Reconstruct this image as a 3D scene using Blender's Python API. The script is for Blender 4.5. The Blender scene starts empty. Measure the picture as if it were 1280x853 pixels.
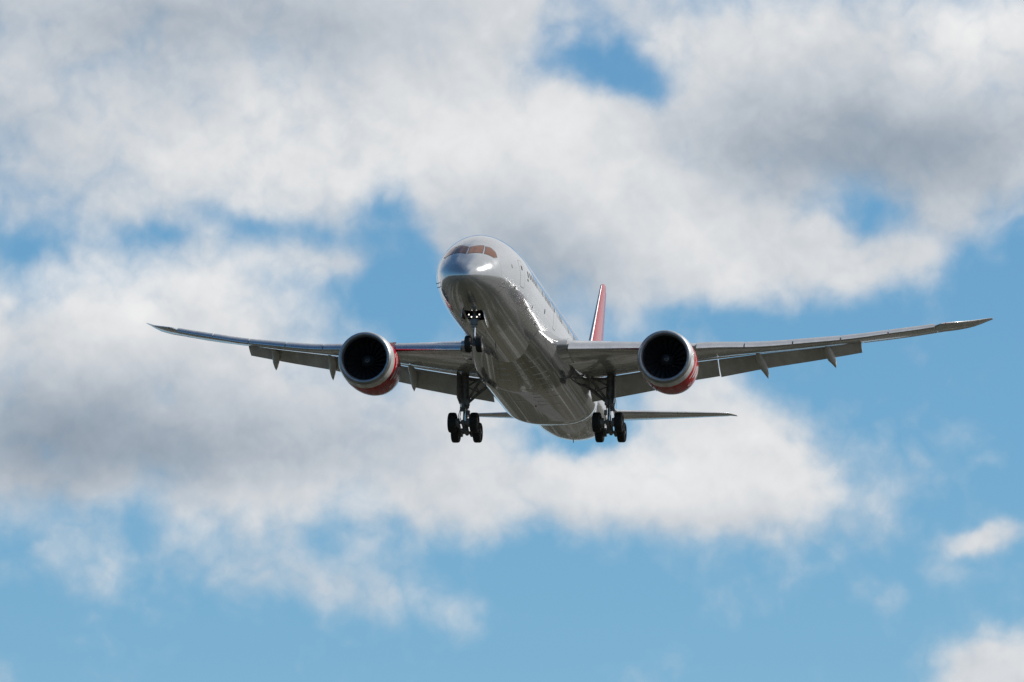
import bpy, bmesh, math, random
import numpy as np
from mathutils import Matrix, Vector

R_ = math.radians
scene = bpy.context.scene
C = scene.collection

# ------------------------------------------------------------------ camera
ELEV = R_(9.4)                       # the lens looks up at the approaching aeroplane
CAM = Vector((0, 0, 1.7))
FWD = Vector((0, math.cos(ELEV), math.sin(ELEV)))
UPV = Vector((0, -math.sin(ELEV), math.cos(ELEV)))
RGT = Vector((1, 0, 0))
cd = bpy.data.cameras.new('camera')
cam = bpy.data.objects.new('camera', cd)
C.objects.link(cam)
cam.location = CAM
cam.rotation_euler = (R_(90) + ELEV, 0, 0)
cd.sensor_width = 36
FPX = 6428.0                         # focal length in pixels of a 1280-wide frame
cd.lens = 36 * FPX / 1280
cd.clip_start = 1
cd.clip_end = 60000
scene.camera = cam

# ------------------------------------------------------------------ light
SUN_DIR = Vector((0.788, 0.16, 0.0)).normalized() * math.cos(R_(37)) + Vector((0, 0, math.sin(R_(37))))
SUN_DIR.normalize()
sd = bpy.data.lights.new('sun', 'SUN')
sd.energy = 3.5
sd.angle = R_(0.53)
sd.color = (1.0, 0.955, 0.88)
sun = bpy.data.objects.new('sun', sd)
C.objects.link(sun)
sun.rotation_euler = (-SUN_DIR).to_track_quat('-Z', 'Y').to_euler()

scene.view_settings.view_transform = 'Standard'
scene.view_settings.look = 'None'
scene.view_settings.exposure = 0.0
scene.view_settings.gamma = 1.0
scene.render.engine = 'CYCLES'
scene.cycles.max_bounces = 8
scene.cycles.use_denoising = True

# ------------------------------------------------------------------ sky with clouds
world = bpy.data.worlds.new('World')
scene.world = world
world.use_nodes = True
wt = world.node_tree
wt.nodes.clear()


class NB:
    """small helper that writes node graphs"""
    def __init__(self, tree): self.t = tree
    def n(self, typ, **kw):
        nd = self.t.nodes.new(typ)
        for k, v in kw.items(): setattr(nd, k, v)
        return nd
    def put(self, sock, v):
        if isinstance(v, bpy.types.NodeSocket): self.t.links.new(v, sock)
        elif v is not None: sock.default_value = v
    def m(self, op, a, b=None, c=None, clamp=False):
        nd = self.n('ShaderNodeMath', operation=op, use_clamp=clamp)
        self.put(nd.inputs[0], a); self.put(nd.inputs[1], b); self.put(nd.inputs[2], c)
        return nd.outputs[0]
    def v(self, op, a, b=None, c=None):
        nd = self.n('ShaderNodeVectorMath', operation=op)
        self.put(nd.inputs[0], a); self.put(nd.inputs[1], b)
        if c is not None: self.put(nd.inputs[2], c)
        return nd.outputs['Value'] if op in ('DOT_PRODUCT', 'LENGTH', 'DISTANCE') else nd.outputs[0]
    def noise(self, vec, scale, detail=2., rough=.5, lac=2., dist=0., dim='3D'):
        nd = self.n('ShaderNodeTexNoise', noise_dimensions=dim)
        self.put(nd.inputs['Vector'], vec)
        nd.inputs['Scale'].default_value = scale; nd.inputs['Detail'].default_value = detail
        nd.inputs['Roughness'].default_value = rough; nd.inputs['Lacunarity'].default_value = lac
        nd.inputs['Distortion'].default_value = dist
        return nd
    def step(self, x, lo, hi, a=0., b=1., kind='SMOOTHSTEP'):
        nd = self.n('ShaderNodeMapRange', interpolation_type=kind)
        self.put(nd.inputs[0], x)
        for i, q in enumerate((lo, hi, a, b)): nd.inputs[1 + i].default_value = q
        return nd.outputs[0]
    def mix(self, f, a, b, blend='MIX'):
        nd = self.n('ShaderNodeMix', data_type='RGBA', blend_type=blend)
        self.put(nd.inputs[0], f); self.put(nd.inputs[6], a); self.put(nd.inputs[7], b)
        return nd.outputs[2]
    def ramp(self, f, stops):
        nd = self.n('ShaderNodeValToRGB')
        self.put(nd.inputs[0], f)
        el = nd.color_ramp.elements
        while len(el) < len(stops): el.new(0.5)
        for e, (p, c) in zip(el, stops): e.position = p; e.color = (*c, 1)
        return nd.outputs[0]


W = NB(wt)
geo = W.n('ShaderNodeTexCoord')
dirv = W.v('NORMALIZE', geo.outputs['Generated'])
# cloud masses are laid out by compass bearing and height above the horizon, round the bearing of the runway
CX, CY = 640, 426.5
dF = W.v('DOT_PRODUCT', dirv, tuple(FWD))
dFs = W.m('MAXIMUM', dF, 0.2)
uu = W.m('DIVIDE', W.v('DOT_PRODUCT', dirv, tuple(RGT)), dFs)
vv = W.m('DIVIDE', W.v('DOT_PRODUCT', dirv, tuple(UPV)), dFs)
cmb = W.n('ShaderNodeCombineXYZ')
wt.links.new(uu, cmb.inputs[0]); wt.links.new(vv, cmb.inputs[1])
K = FPX / 100.0
P0 = W.v('MULTIPLY', cmb.outputs[0], (K, K, 0))                  # units of about 0.9 degrees
N3 = W.v('MULTIPLY', dirv, (K, K, K))
# domain warp: large and small
w1 = W.noise(N3, 0.45, 3, .55)
wv = W.v('SUBTRACT', w1.outputs['Color'], (.5, .5, .5))
P = W.v('MULTIPLY_ADD', wv, (1.3, 1.0, 0), P0)
w2 = W.noise(N3, 1.7, 4, .6)
wv2 = W.v('SUBTRACT', w2.outputs['Color'], (.5, .5, .5))
P = W.v('MULTIPLY_ADD', wv2, (.34, .28, 0), P)


def blobs(lst, start):
    acc = start
    for (cx, cy, rx, ry, rot, amp) in lst:
        mp = W.n('ShaderNodeMapping', vector_type='TEXTURE')
        W.put(mp.inputs[0], P)
        mp.inputs['Location'].default_value = ((cx - CX) / 100, (CY - cy) / 100, 0)
        mp.inputs['Rotation'].default_value = (0, 0, R_(rot))
        mp.inputs['Scale'].default_value = (rx / 100, ry / 100, 1)
        r2 = W.v('DOT_PRODUCT', mp.outputs[0], mp.outputs[0])
        g = W.m('POWER', 0.36788, r2)
        acc = W.m('MULTIPLY_ADD', g, amp, acc)
    return acc


COVER = [   # bearing x, height y, half sizes, tilt, strength
    (200, 110, 420, 180, 0, 1.7), (560, 50, 230, 90, 0, .9), (330, 225, 200, 60, -8, .6),
    (1060, 120, 330, 150, 0, 1.8), (640, 230, 180, 120, 0, 1.2), (820, 270, 200, 120, 0, 1.2),
    (1230, 210, 150, 75, 12, .9), (1270, 30, 100, 80, 0, .9), (180, 395, 240, 80, 0, 1.5), (100, 530, 330, 106, 0, 1.5),
    (420, 560, 300, 92, 0, 1.5), (780, 605, 240, 60, 0, 1.8), (925, 590, 95, 70, -15, 1.9), (600, 615, 240, 55, 0, .9),
    (250, -30, 420, 70, 0, 1.1), (330, 722, 190, 40, -8, .62), (440, 752, 80, 22, -10, .3), (570, 762, 30, 18, 0, .3),
    (930, 325, 150, 60, 0, .9), (1020, 350, 180, 50, 8, .95), (1110, 335, 80, 55, 30, .6),
    (1234, 668, 48, 17, 0, 1.6), (1252, 846, 60, 50, 0, 2.6), (875, 515, 60, 50, 0, 1.3), (690, 390, 160, 60, 0, .45), (600, 500, 60, 50, 0, .35),
    (405, 318, 90, 24, 10, .75), (60, 262, 120, 30, 0, .3), (975, 545, 22, 22, 0, .2),
    (820, 835, 170, 55, 0, -.8), (1085, 345, 70, 50, 0, .4),
    (772, 96, 80, 40, -8, -2.0), (672, 98, 60, 40, 0, -1.0), (700, 40, 60, 40, 0, -.5), (464, 256, 56, 44, 25, -1.4), (520, 385, 60, 70, 0, -1.6), (505, 310, 45, 45, 0, -.9),
    (310, 280, 90, 18, 0, -.6), (50, 300, 90, 26, 0, -.55), (172, 296, 34, 14, 0, -.5), (1092, 262, 60, 42, 20, -1.3),
    (1210, 345, 130, 50, 10, -1.0), (712, 562, 84, 28, 8, -1.7), (905, 408, 110, 28, 0, -.6), (650, 530, 50, 26, 0, -.5), (930, 365, 40, 18, 0, -.5),
]
dens = blobs(COVER, -0.78)
mr = W.n('ShaderNodeMapping')
W.put(mr.inputs[0], N3)
mr.inputs['Rotation'].default_value = (.7, .45, .9)
NR = mr.outputs[0]
nw = W.noise(NR, 1.3, 3, .5)
NR = W.v('MULTIPLY_ADD', W.v('SUBTRACT', nw.outputs['Color'], (.5, .5, .5)), (.35, .35, .35), NR)
def cen(nd, k): return W.m('MULTIPLY', W.m('SUBTRACT', nd.outputs[0], .5), k)
n1 = W.noise(NR, 0.62, 9, .5)
n2 = W.noise(W.v('ADD', NR, (11.3, 4.1, 7.7)), 2.0, 8, .55)
n6 = W.noise(W.v('ADD', NR, (1.3, 14.1, 3.7)), 5.5, 6, .6)
def billow(off, sc):
    a = W.noise(W.v('ADD', NR, off), sc, 1.5, .45)
    return W.m('ABSOLUTE', W.m('MULTIPLY_ADD', a.outputs[0], 2., -1.))
bl = W.m('ADD', W.m('MULTIPLY', billow((3.1, 7.7, 2.2), .85), .8), W.m('MULTIPLY', billow((8.1, 1.7, 6.2), 1.9), .45))
bl = W.m('SUBTRACT', bl, .26)
fb = W.m('ADD', W.m('ADD', cen(n1, 1.55), cen(n2, .72)), cen(n6, .17))
fb = W.m('MULTIPLY_ADD', bl, .85, fb)
dfront = W.m('MULTIPLY_ADD', W.m('TANH', W.m('MULTIPLY', dens, .75)), 1.08, fb)
# the rest of the sky dome: unseen cumulus shaped for reflections, heavier to the right, clear to the left
g1 = W.noise(dirv, 2.6, 9, .6)
side = W.v('DOT_PRODUCT', dirv, (.95, .60, -.25))
dglob = W.m('ADD', W.m('MULTIPLY', W.m('SUBTRACT', g1.outputs[0], .55), 4.0), W.m('MULTIPLY', side, 2.4))
wF = W.step(dF, .965, .99)
dall = W.m('ADD', W.m('MULTIPLY', dfront, wF), W.m('MULTIPLY', dglob, W.m('SUBTRACT', 1., wF)))
cov = W.step(dall, -0.68, 0.66)

SHADE = [
    (80, 550, 260, 85, 0, -.50), (30, 170, 190, 100, 0, -.20), (230, 25, 340, 66, 0, -.30), (1170, 185, 240, 90, 0, -.38),
    (960, 175, 190, 70, -8, -.20), (655, 345, 150, 75, 0, -.32), (560, 280, 130, 60, 0, -.14), (400, 560, 200, 55, 0, -.14),
    (310, 195, 200, 58, 0, .13), (230, 350, 190, 44, 0, .16), (50, 352, 100, 36, 0, .15), (860, 590, 150, 55, 0, .16), (640, 180, 150, 62, 0, .14),
    (800, 190, 90, 60, 0, .08), (1245, 45, 90, 75, 0, .22), (880, 310, 120, 50, 0, .10), (330, 735, 170, 40, 0, -.06), (800, 662, 300, 20, 0, -.12),
    (1240, 690, 60, 14, 0, -.10), (120, 650, 220, 22, 0, .06),
]
shade = blobs(SHADE, 0.765)
# soft relief: cloud stuff on the sun's side of a billow is brighter
off = (.22, .10, .20)
n3 = W.noise(W.v('ADD', NR, off), 0.62, 5, .5)
n3b = W.noise(NR, 0.62, 5, .5)
n5 = W.noise(W.v('ADD', NR, (11.38, 4.14, 7.78)), 2.0, 6, .5)
n5b = W.noise(W.v('ADD', NR, (11.3, 4.1, 7.7)), 2.0, 6, .5)
n4 = W.noise(W.v('ADD', NR, (5.3, 1.2, 9.9)), 0.9, 5, .42)
rel = W.m('MULTIPLY', W.m('SUBTRACT', n3b.outputs[0], n3.outputs[0]), .45)
rel = W.m('ADD', rel, W.m('MULTIPLY', W.m('SUBTRACT', n5b.outputs[0], n5.outputs[0]), .22))
rel = W.m('ADD', rel, cen(n4, .22))
rel = W.m('ADD', rel, cen(n2, .05))
rel = W.m('MULTIPLY_ADD', bl, .09, rel)
shade = W.m('ADD', shade, rel)
ccol = W.ramp(shade, [(0.0, (.20, .25, .32)), (.35, (.36, .42, .49)), (.62, (.56, .60, .65)), (.85, (.755, .767, .78)), (1.0, (.85, .852, .855))])

skyn = W.n('ShaderNodeTexSky', sky_type='NISHITA', sun_disc=False)
skyn.sun_elevation = math.asin(SUN_DIR.z)
skyn.sun_rotation = math.atan2(SUN_DIR.x, SUN_DIR.y)
skyn.altitude = 50
skyn.air_density = 1.0
skyn.dust_density = 0.4
skyn.ozone_density = 2.5
SKY = 0.10
skyc = W.v('MULTIPLY', skyn.outputs[0], (SKY * .655, SKY * .945, SKY * 1.06))
szn = W.n('ShaderNodeSeparateXYZ'); W.put(szn.inputs[0], dirv)
low = W.ramp(W.step(szn.outputs[2], .06, .26, kind='LINEAR'), [(0., (.235, .455, .665)), (.4, (.165, .395, .62)), (1., (.11, .31, .56))])
skyc = W.mix(W.step(szn.outputs[2], .15, .5, .7, 0.), skyc, low)
skyc = W.mix(W.step(szn.outputs[2], -.01, .075, .8, 0.), skyc, (.48, .54, .60, 1))     # pale haze low over the horizon
allc = W.mix(cov, skyc, ccol)
bg = W.n('ShaderNodeBackground')
wt.links.new(allc, bg.inputs[0])
bg.inputs[1].default_value = 1.0
wo = W.n('ShaderNodeOutputWorld')
wt.links.new(bg.outputs[0], wo.inputs[0])


# ------------------------------------------------------------------ materials
def mat(name, base=(.5, .5, .5), metallic=0., rough=.5, coat=0., coat_rough=.05, spec=.5):
    m = bpy.data.materials.new(name); m.use_nodes = True
    b = m.node_tree.nodes['Principled BSDF']
    b.inputs['Base Color'].default_value = (*base, 1)
    b.inputs['Metallic'].default_value = metallic
    b.inputs['Roughness'].default_value = rough
    b.inputs['Coat Weight'].default_value = coat
    b.inputs['Coat Roughness'].default_value = coat_rough
    b.inputs['Specular IOR Level'].default_value = spec
    return m, NB(m.node_tree), b


def worn(m, n, b, base, amount=.12, scale=.9, rough=None, rvar=.08, lines=None, stretch=(.12, 1, 1)):
    """grime streaks along the airflow, uneven gloss and optional panel seams"""
    tc = n.n('ShaderNodeTexCoord')
    st = n.v('MULTIPLY', tc.outputs['Object'], stretch)
    a = n.noise(st, scale, 6, .6)
    f = n.step(a.outputs[0], .35, .7)
    dark = tuple(c * (1 - amount * 2) for c in base)
    col = n.mix(f, (*dark, 1), (*base, 1))
    if rough is not None:
        a2 = n.noise(tc.outputs['Object'], scale * 2.3, 4, .6)
        n.put(b.inputs['Roughness'], n.step(a2.outputs[0], .3, .7, rough - rvar, rough + rvar))
    if lines:
        (px, py, width) = lines
        sep = n.n('ShaderNodeSeparateXYZ'); n.put(sep.inputs[0], tc.outputs['Object'])
        tot = None
        for ax, sp in ((0, px), (1, py)):
            if not sp: continue
            fr = n.m('PINGPONG', n.m('ADD', sep.outputs[ax], 100.37), sp)
            ln = n.m('LESS_THAN', fr, width)
            tot = ln if tot is None else n.m('MAXIMUM', tot, ln)
        col = n.mix(n.m('MULTIPLY', tot, .45), col, (*[c * .25 for c in base], 1))
    n.put(b.inputs['Base Color'], col)


SILVER, n_, b_ = mat('silver paint', metallic=.6, rough=.18, coat=.8, coat_rough=.018)
worn(SILVER, n_, b_, (.52, .535, .555), .06, .8, .18, .035, (3.05, 0, .012))
FAIR, n_, b_ = mat('fairing paint', metallic=.4, rough=.16, coat=1., coat_rough=.012)
worn(FAIR, n_, b_, (.36, .37, .385), .12, .9, .16, .06, (1.6, 1.05, .02))
WING, n_, b_ = mat('wing grey paint', metallic=.2, rough=.25, coat=.7)
worn(WING, n_, b_, (.57, .575, .58), .12, .7, .3, .06, (2.4, 1.9, .024))
FLAP, n_, b_ = mat('flap grey paint', rough=.4)
worn(FLAP, n_, b_, (.66, .665, .67), .14, 1.1, .4, .06, None)
BARE, n_, b_ = mat('polished metal', metallic=.9, rough=.3)
worn(BARE, n_, b_, (.56, .57, .59), .06, 1.2, .3, .05, None)
LIP, n_, b_ = mat('lip metal', metallic=.9, rough=.5)
worn(LIP, n_, b_, (.44, .45, .47), .08, 1.6, .5, .05, None)
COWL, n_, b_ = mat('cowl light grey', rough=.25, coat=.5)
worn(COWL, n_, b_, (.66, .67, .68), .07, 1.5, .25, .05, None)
RED, n_, b_ = mat('red paint', rough=.34, coat=.0, spec=.08)
worn(RED, n_, b_, (.46, .003, .010), .06, 1.2, .22, .04, None)
FINRED, n_, b_ = mat('tail red', rough=.32, coat=.2)
worn(FINRED, n_, b_, (.38, .010, .026), .05, 1.0, .22, .04, None)
WHITE, n_, b_ = mat('white lettering', (.74, .74, .74), rough=.35, coat=.1)
LINER, n_, b_ = mat('inlet liner', (.028, .03, .036), rough=.5, spec=.25)
BLADE, n_, b_ = mat('fan blade', (.07, .073, .08), metallic=.7, rough=.4)
SPIN, n_, b_ = mat('spinner', (.035, .037, .04), rough=.35)
GLASS, n_, b_ = mat('coated cockpit glass', (.25, .085, .04), metallic=.8, rough=.08, coat=.5)
PANE, n_, b_ = mat('cabin glass', (.02, .022, .026), rough=.4, spec=.12)
SHADE_UP, n_, b_ = mat('drawn window shade', (.30, .31, .32), rough=.5, spec=.2)
SEAM, n_, b_ = mat('seam dark', (.10, .10, .105), rough=.5)
DARK, n_, b_ = mat('dark recess', (.025, .024, .023), rough=.7)
GEAR, n_, b_ = mat('gear grey paint', rough=.42)
worn(GEAR, n_, b_, (.25, .255, .26), .25, 3.0, .42, .1, None, (1, 1, 1))
CHROME, n_, b_ = mat('oleo chrome', (.75, .76, .78), metallic=1., rough=.12)
RUBBER, n_, b_ = mat('tyre rubber', rough=.75)
worn(RUBBER, n_, b_, (.022, .021, .021), .2, 3., .72, .1, None, (1, 1, 1))
HUB, n_, b_ = mat('wheel rim', (.42, .42, .42), metallic=.5, rough=.4)
EXH, n_, b_ = mat('exhaust metal', (.30, .27, .24), metallic=1., rough=.4)
LAMP = bpy.data.materials.new('lit lamp'); LAMP.use_nodes = True
lb = LAMP.node_tree.nodes['Principled BSDF']
lb.inputs['Base Color'].default_value = (.9, .88, .8, 1)
lb.inputs['Emission Color'].default_value = (1, .93, .82, 1)
lb.inputs['Emission Strength'].default_value = 1.6
REDL, n_, b_ = mat('red beacon lens', (.5, .02, .02), rough=.1, coat=1.)

# ------------------------------------------------------------------ mesh helpers: aircraft frame is (s aft of the nose, y to port, z up)
def link(name, me, parent=None, mats=(), kind=None):
    o = bpy.data.objects.new(name, me)
    C.objects.link(o)
    for m in mats: me.materials.append(m)
    if parent: o.parent = parent
    if kind: o['kind'] = kind
    return o


class MB:
    def __init__(self): self.v = []; self.f = []; self.mi = []
    def add(self, verts, faces, mi=0):
        b = len(self.v)
        self.v += [(-p[0], p[1], p[2]) for p in verts]
        for k, f in enumerate(faces):
            self.f.append([i + b for i in f])
            self.mi.append(mi[k] if isinstance(mi, (list, tuple)) else mi)
        return self
    def loft(self, rings, cap=(True, True), closed=True, mi=0, ringmi=None):
        n = len(rings[0]); V = [p for r in rings for p in r]; F = []; M = []
        for i in range(len(rings) - 1):
            for j in range(n if closed else n - 1):
                k = (j + 1) % n
                F.append((i * n + j, i * n + k, (i + 1) * n + k, (i + 1) * n + j))
                M.append(ringmi[i] if ringmi else mi)
        if cap[0]: F.append(tuple(range(n))[::-1]); M.append(M[0])
        if cap[1]: F.append(tuple((len(rings) - 1) * n + j for j in range(n))); M.append(M[-1])
        return self.add(V, F, M)
    def tube(self, pts, rad, n=10, mi=0):
        pts = [Vector(p) for p in pts]
        if not isinstance(rad, (list, tuple)): rad = [rad] * len(pts)
        rings = []
        for i, p in enumerate(pts):
            t = (pts[min(i + 1, len(pts) - 1)] - pts[max(i - 1, 0)]).normalized()
            a = t.orthogonal().normalized() if i == 0 else (a - t * a.dot(t)).normalized()
            b = t.cross(a)
            rings.append([tuple(p + rad[i] * (math.cos(q) * a + math.sin(q) * b)) for q in [2 * math.pi * k / n for k in range(n)]])
        return self.loft(rings, mi=mi)
    def lathe(self, prof, c, axis='s', n=48, mi=0, ringmi=None, cap=(False, False)):
        """prof: (along, radius) about an axis through c"""
        rings = []
        for (u, r) in prof:
            ring = []
            for k in range(n):
                q = 2 * math.pi * k / n
                if axis == 's': ring.append((c[0] + u, c[1] + r * math.cos(q), c[2] + r * math.sin(q)))
                elif axis == 'y': ring.append((c[0] + r * math.cos(q), c[1] + u, c[2] + r * math.sin(q)))
                else: ring.append((c[0] + r * math.cos(q), c[1] + r * math.sin(q), c[2] + u))
            rings.append(ring)
        return self.loft(rings, cap, True, mi, ringmi)
    def box(self, c, h, rot=None, mi=0, bev=0):
        V = []
        for x in (-1, 1):
            for y in (-1, 1):
                for z in (-1, 1):
                    p = Vector((x * h[0], y * h[1], z * h[2]))
                    if rot: p = rot @ p
                    V.append(tuple(Vector(c) + p))
        return self.add(V, [(0, 1, 3, 2), (4, 6, 7, 5), (0, 4, 5, 1), (2, 3, 7, 6), (0, 2, 6, 4), (1, 5, 7, 3)], mi)
    def prism(self, poly, off, mi=0):
        n = len(poly); o = Vector(off)
        V = [tuple(p) for p in poly] + [tuple(Vector(p) + o) for p in poly]
        F = [tuple(range(n)), tuple(range(n, 2 * n))[::-1]] + [(i, (i + 1) % n, n + (i + 1) % n, n + i) for i in range(n)]
        return self.add(V, F, mi)
    def build(self, name, mats, parent=None, sharp=32, origin=None, bevel=0, fix=True):
        if not isinstance(mats, (list, tuple)): mats = [mats]
        me = bpy.data.meshes.new(name)
        V = self.v
        if origin: V = [(p[0] + origin[0], p[1] - origin[1], p[2] - origin[2]) for p in V]
        me.from_pydata(V, [], self.f)
        me.polygons.foreach_set('material_index', self.mi)
        bm = bmesh.new(); bm.from_mesh(me)
        bmesh.ops.remove_doubles(bm, verts=bm.verts, dist=1e-5)
        if fix: bmesh.ops.recalc_face_normals(bm, faces=bm.faces)
        if bevel:
            ed = [e for e in bm.edges if len(e.link_faces) == 2 and e.calc_face_angle(0) > .6]
            bmesh.ops.bevel(bm, geom=ed, offset=bevel, segments=2, affect='EDGES', profile=.6)
        for f in bm.faces: f.smooth = True
        bm.to_mesh(me); bm.free()
        me.set_sharp_from_angle(angle=R_(sharp))
        o = link(name, me, parent, mats)
        if origin: o.location = (-origin[0], origin[1], origin[2])
        return o


def lerp(x, tab):
    return float(np.interp(x, [t[0] for t in tab], [t[1] for t in tab]))


def smooth(x, a, b):
    t = min(1, max(0, (x - a) / (b - a)))
    return t * t * (3 - 2 * t)


# ------------------------------------------------------------------ ground (below the frame; patches and strips invented for the belly and wings to mirror)
def flat(name, x0, x1, y0, y1, z, m):
    me = bpy.data.meshes.new(name)
    me.from_pydata([(x0, y0, z), (x1, y0, z), (x1, y1, z), (x0, y1, z)], [], [(0, 1, 2, 3)])
    return link(name, me, None, [m], 'structure')


GR, n_, b_ = mat('dry grass with added strips', rough=.95, spec=.1)
tc = n_.n('ShaderNodeTexCoord')
pa = n_.noise(tc.outputs['Object'], .012, 8, .65)
pb = n_.noise(tc.outputs['Object'], .35, 6, .7)
vo = n_.n('ShaderNodeTexVoronoi', feature='F1', distance='CHEBYCHEV')
n_.put(vo.inputs['Vector'], n_.v('MULTIPLY', tc.outputs['Object'], (2.0, 1.2, 1)))
vo.inputs['Scale'].default_value = .009
sx = n_.n('ShaderNodeSeparateXYZ'); n_.put(sx.inputs[0], vo.outputs['Color'])
fcol = n_.ramp(sx.outputs[0], [(0., (.016, .019, .009)), (.25, (.085, .073, .034)), (.42, (.03, .031, .015)), (.58, (.13, .11, .068)), (.74, (.28, .245, .19)), (.86, (.06, .054, .027))])
for nd in n_.t.nodes:
    if nd.type == 'VALTORGB': nd.color_ramp.interpolation = 'CONSTANT'
c1 = n_.ramp(pa.outputs[0], [(.38, (.035, .036, .017)), (.5, (.095, .082, .042)), (.62, (.18, .15, .10))])
cc = n_.mix(.8, c1, fcol)
st_ = n_.noise(n_.v('MULTIPLY', tc.outputs['Object'], (.085, .0035, 1)), 1.0, 4, .6)  # long strips of ground tone, put in to streak the belly's reflection
scol = n_.ramp(st_.outputs[0], [(.36, (.012, .014, .009)), (.45, (.075, .069, .046)), (.50, (.018, .019, .012)), (.55, (.05, .047, .032)), (.585, (.36, .34, .30)), (.62, (.022, .022, .015)), (.68, (.10, .092, .065))])
cc = n_.mix(.72, cc, scol)
cc = n_.v('MULTIPLY', cc, (1.22, 1.24, 1.35))
cc = n_.mix(n_.m('MULTIPLY', n_.step(pb.outputs[0], .35, .7), .4), cc, (.035, .035, .014, 1))
n_.put(b_.inputs['Base Color'], cc)
flat('ground', -30000, 30000, -30000, 30000, 0, GR)
ROADM, n_, b_ = mat('worn tarmac', rough=.85, spec=.2)
tc = n_.n('ShaderNodeTexCoord')
n_.put(b_.inputs['Base Color'], n_.ramp(n_.noise(tc.outputs['Object'], .4, 8, .6).outputs[0], [(.3, (.10, .098, .092)), (.7, (.17, .165, .155))]))
flat('added_road', -400, 400, 537, 558, .004, ROADM)  # unseen strip of tarmac, added for its reflection in the belly

# ------------------------------------------------------------------ the aeroplane
air = bpy.data.objects.new('airliner', None)
C.objects.link(air)
air['label'] = 'silver twin-engine jet airliner with red engine cowls and landing gear down, flying beneath the clouds'
air['category'] = 'airplane'
YAW, PIT, ROL, DIST, OX, OY = -0.162062, -0.2121203, 0.0053263, 345.3925, 1.6944, -0.9338
Rz = Matrix.Rotation(YAW, 4, 'Z'); Ry = Matrix.Rotation(PIT, 4, 'Y'); Rx = Matrix.Rotation(ROL, 4, 'X')
RR = Rz @ Ry @ Rx
B = Matrix(((-FWD.x, RGT.x, UPV.x, 0), (-FWD.y, RGT.y, UPV.y, 0), (-FWD.z, RGT.z, UPV.z, 0), (0, 0, 0, 1)))
pos = CAM + FWD * DIST + RGT * OX + UPV * OY
air.matrix_world = Matrix.Translation(pos) @ B @ RR @ Matrix.Translation((30, 0, 0))

# ---- fuselage
PR = np.array([
    (0.0, -1.28, -1.28, 0.004), (0.03, -1.09, -1.45, .2), (0.12, -.88, -1.6, .42), (0.3, -.65, -1.72, .66), (.6, -.36, -1.85, .95), (1, -.03, -1.98, 1.22),
    (1.5, .36, -2.12, 1.49), (2, .715, -2.24, 1.72), (2.5, 1.06, -2.34, 1.91), (3, 1.38, -2.45, 2.07), (4, 1.92, -2.63, 2.31), (5, 2.32, -2.76, 2.49),
    (6, 2.6, -2.85, 2.63), (7, 2.78, -2.91, 2.73), (8, 2.89, -2.95, 2.81), (9, 2.95, -2.965, 2.86), (10, 2.97, -2.97, 2.885), (14, 2.97, -2.97, 2.89), (38, 2.97, -2.97, 2.89), (42, 2.97, -2.97, 2.885),
    (44, 2.97, -2.88, 2.88), (46, 2.97, -2.68, 2.84), (48, 2.96, -2.37, 2.74), (50, 2.95, -1.98, 2.57), (52, 2.92, -1.53, 2.34),
    (54, 2.86, -1.05, 2.05), (56, 2.77, -.55, 1.71), (58, 2.64, -.05, 1.33), (60, 2.45, .48, .93), (61.5, 2.25, .95, .6),
    (62.3, 2.05, 1.3, .36), (62.6, 1.85, 1.5, .15)])


def pchip(x, X, Y):
    h = np.diff(X); d = np.diff(Y) / h
    m = np.zeros(len(X)); m[0], m[-1] = d[0], d[-1]
    for i in range(1, len(X) - 1):
        if d[i - 1] * d[i] > 0:
            w1, w2 = 2 * h[i] + h[i - 1], h[i] + 2 * h[i - 1]
            m[i] = (w1 + w2) / (w1 / d[i - 1] + w2 / d[i])
    i = min(max(np.searchsorted(X, x) - 1, 0), len(h) - 1)
    t = (x - X[i]) / h[i]
    return float((2*t**3-3*t**2+1)*Y[i] + (t**3-2*t**2+t)*h[i]*m[i] + (-2*t**3+3*t**2)*Y[i+1] + (t**3-t**2)*h[i]*m[i+1])


# the nose is interpolated in sqrt(s) so the tip stays round
SQ = np.sqrt(PR[:, 0])
def fus(s, a, off=0.):
    q = math.sqrt(max(s, 0))
    t, b, w = pchip(q, SQ, PR[:, 1]), pchip(q, SQ, PR[:, 2]), pchip(q, SQ, PR[:, 3])
    c, h = (t + b) / 2, (t - b) / 2
    p = lerp(s, [(0, 2), (1, 1.86), (4, 1.86), (9, 2)]) if math.sin(a) > 0 else 2.0
    ca, sa = math.cos(a), math.sin(a)
    r = (abs(ca) ** p + abs(sa) ** p) ** (-1 / p)
    return (s, (w + off) * r * ca, c + (h + off) * r * sa)


NA = 120
BAY = (4.25, 6.15)
stations = sorted(set([0, .008, .03, .07, .12, .2, .3, .45, .6, .8] + [1 + .2 * k for k in range(15)] + [4.05, BAY[0], 4.5, 4.75, 5, 5.25, 5.5, 5.75, 5.95, BAY[1], 6.4, 6.7] + [7 + .4 * k for k in range(8)] + [10 + k for k in range(33)] + [42 + .5 * k for k in range(41)] + [62.3, 62.6]))
rings = [[fus(s, 2 * math.pi * k / NA + math.pi / NA) for k in range(NA)] for s in stations]
mb = MB()
V = [p for r in rings for p in r]; F = []
kb0, kb1 = 90 - 5, 90 + 4                      # faces either side of the keel, left open for the nose gear bay
for i in range(len(stations) - 1):
    for j in range(NA):
        if BAY[0] - 1e-6 <= stations[i] and stations[i + 1] <= BAY[1] + 1e-6 and kb0 <= j < kb1: continue
        k = (j + 1) % NA
        F.append((i * NA + j, i * NA + k, (i + 1) * NA + k, (i + 1) * NA + j))
F.append(tuple((len(stations) - 1) * NA + j for j in range(NA)))
mb.add(V, F)
fuselage = mb.build('fuselage', SILVER, air, 40)


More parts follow.
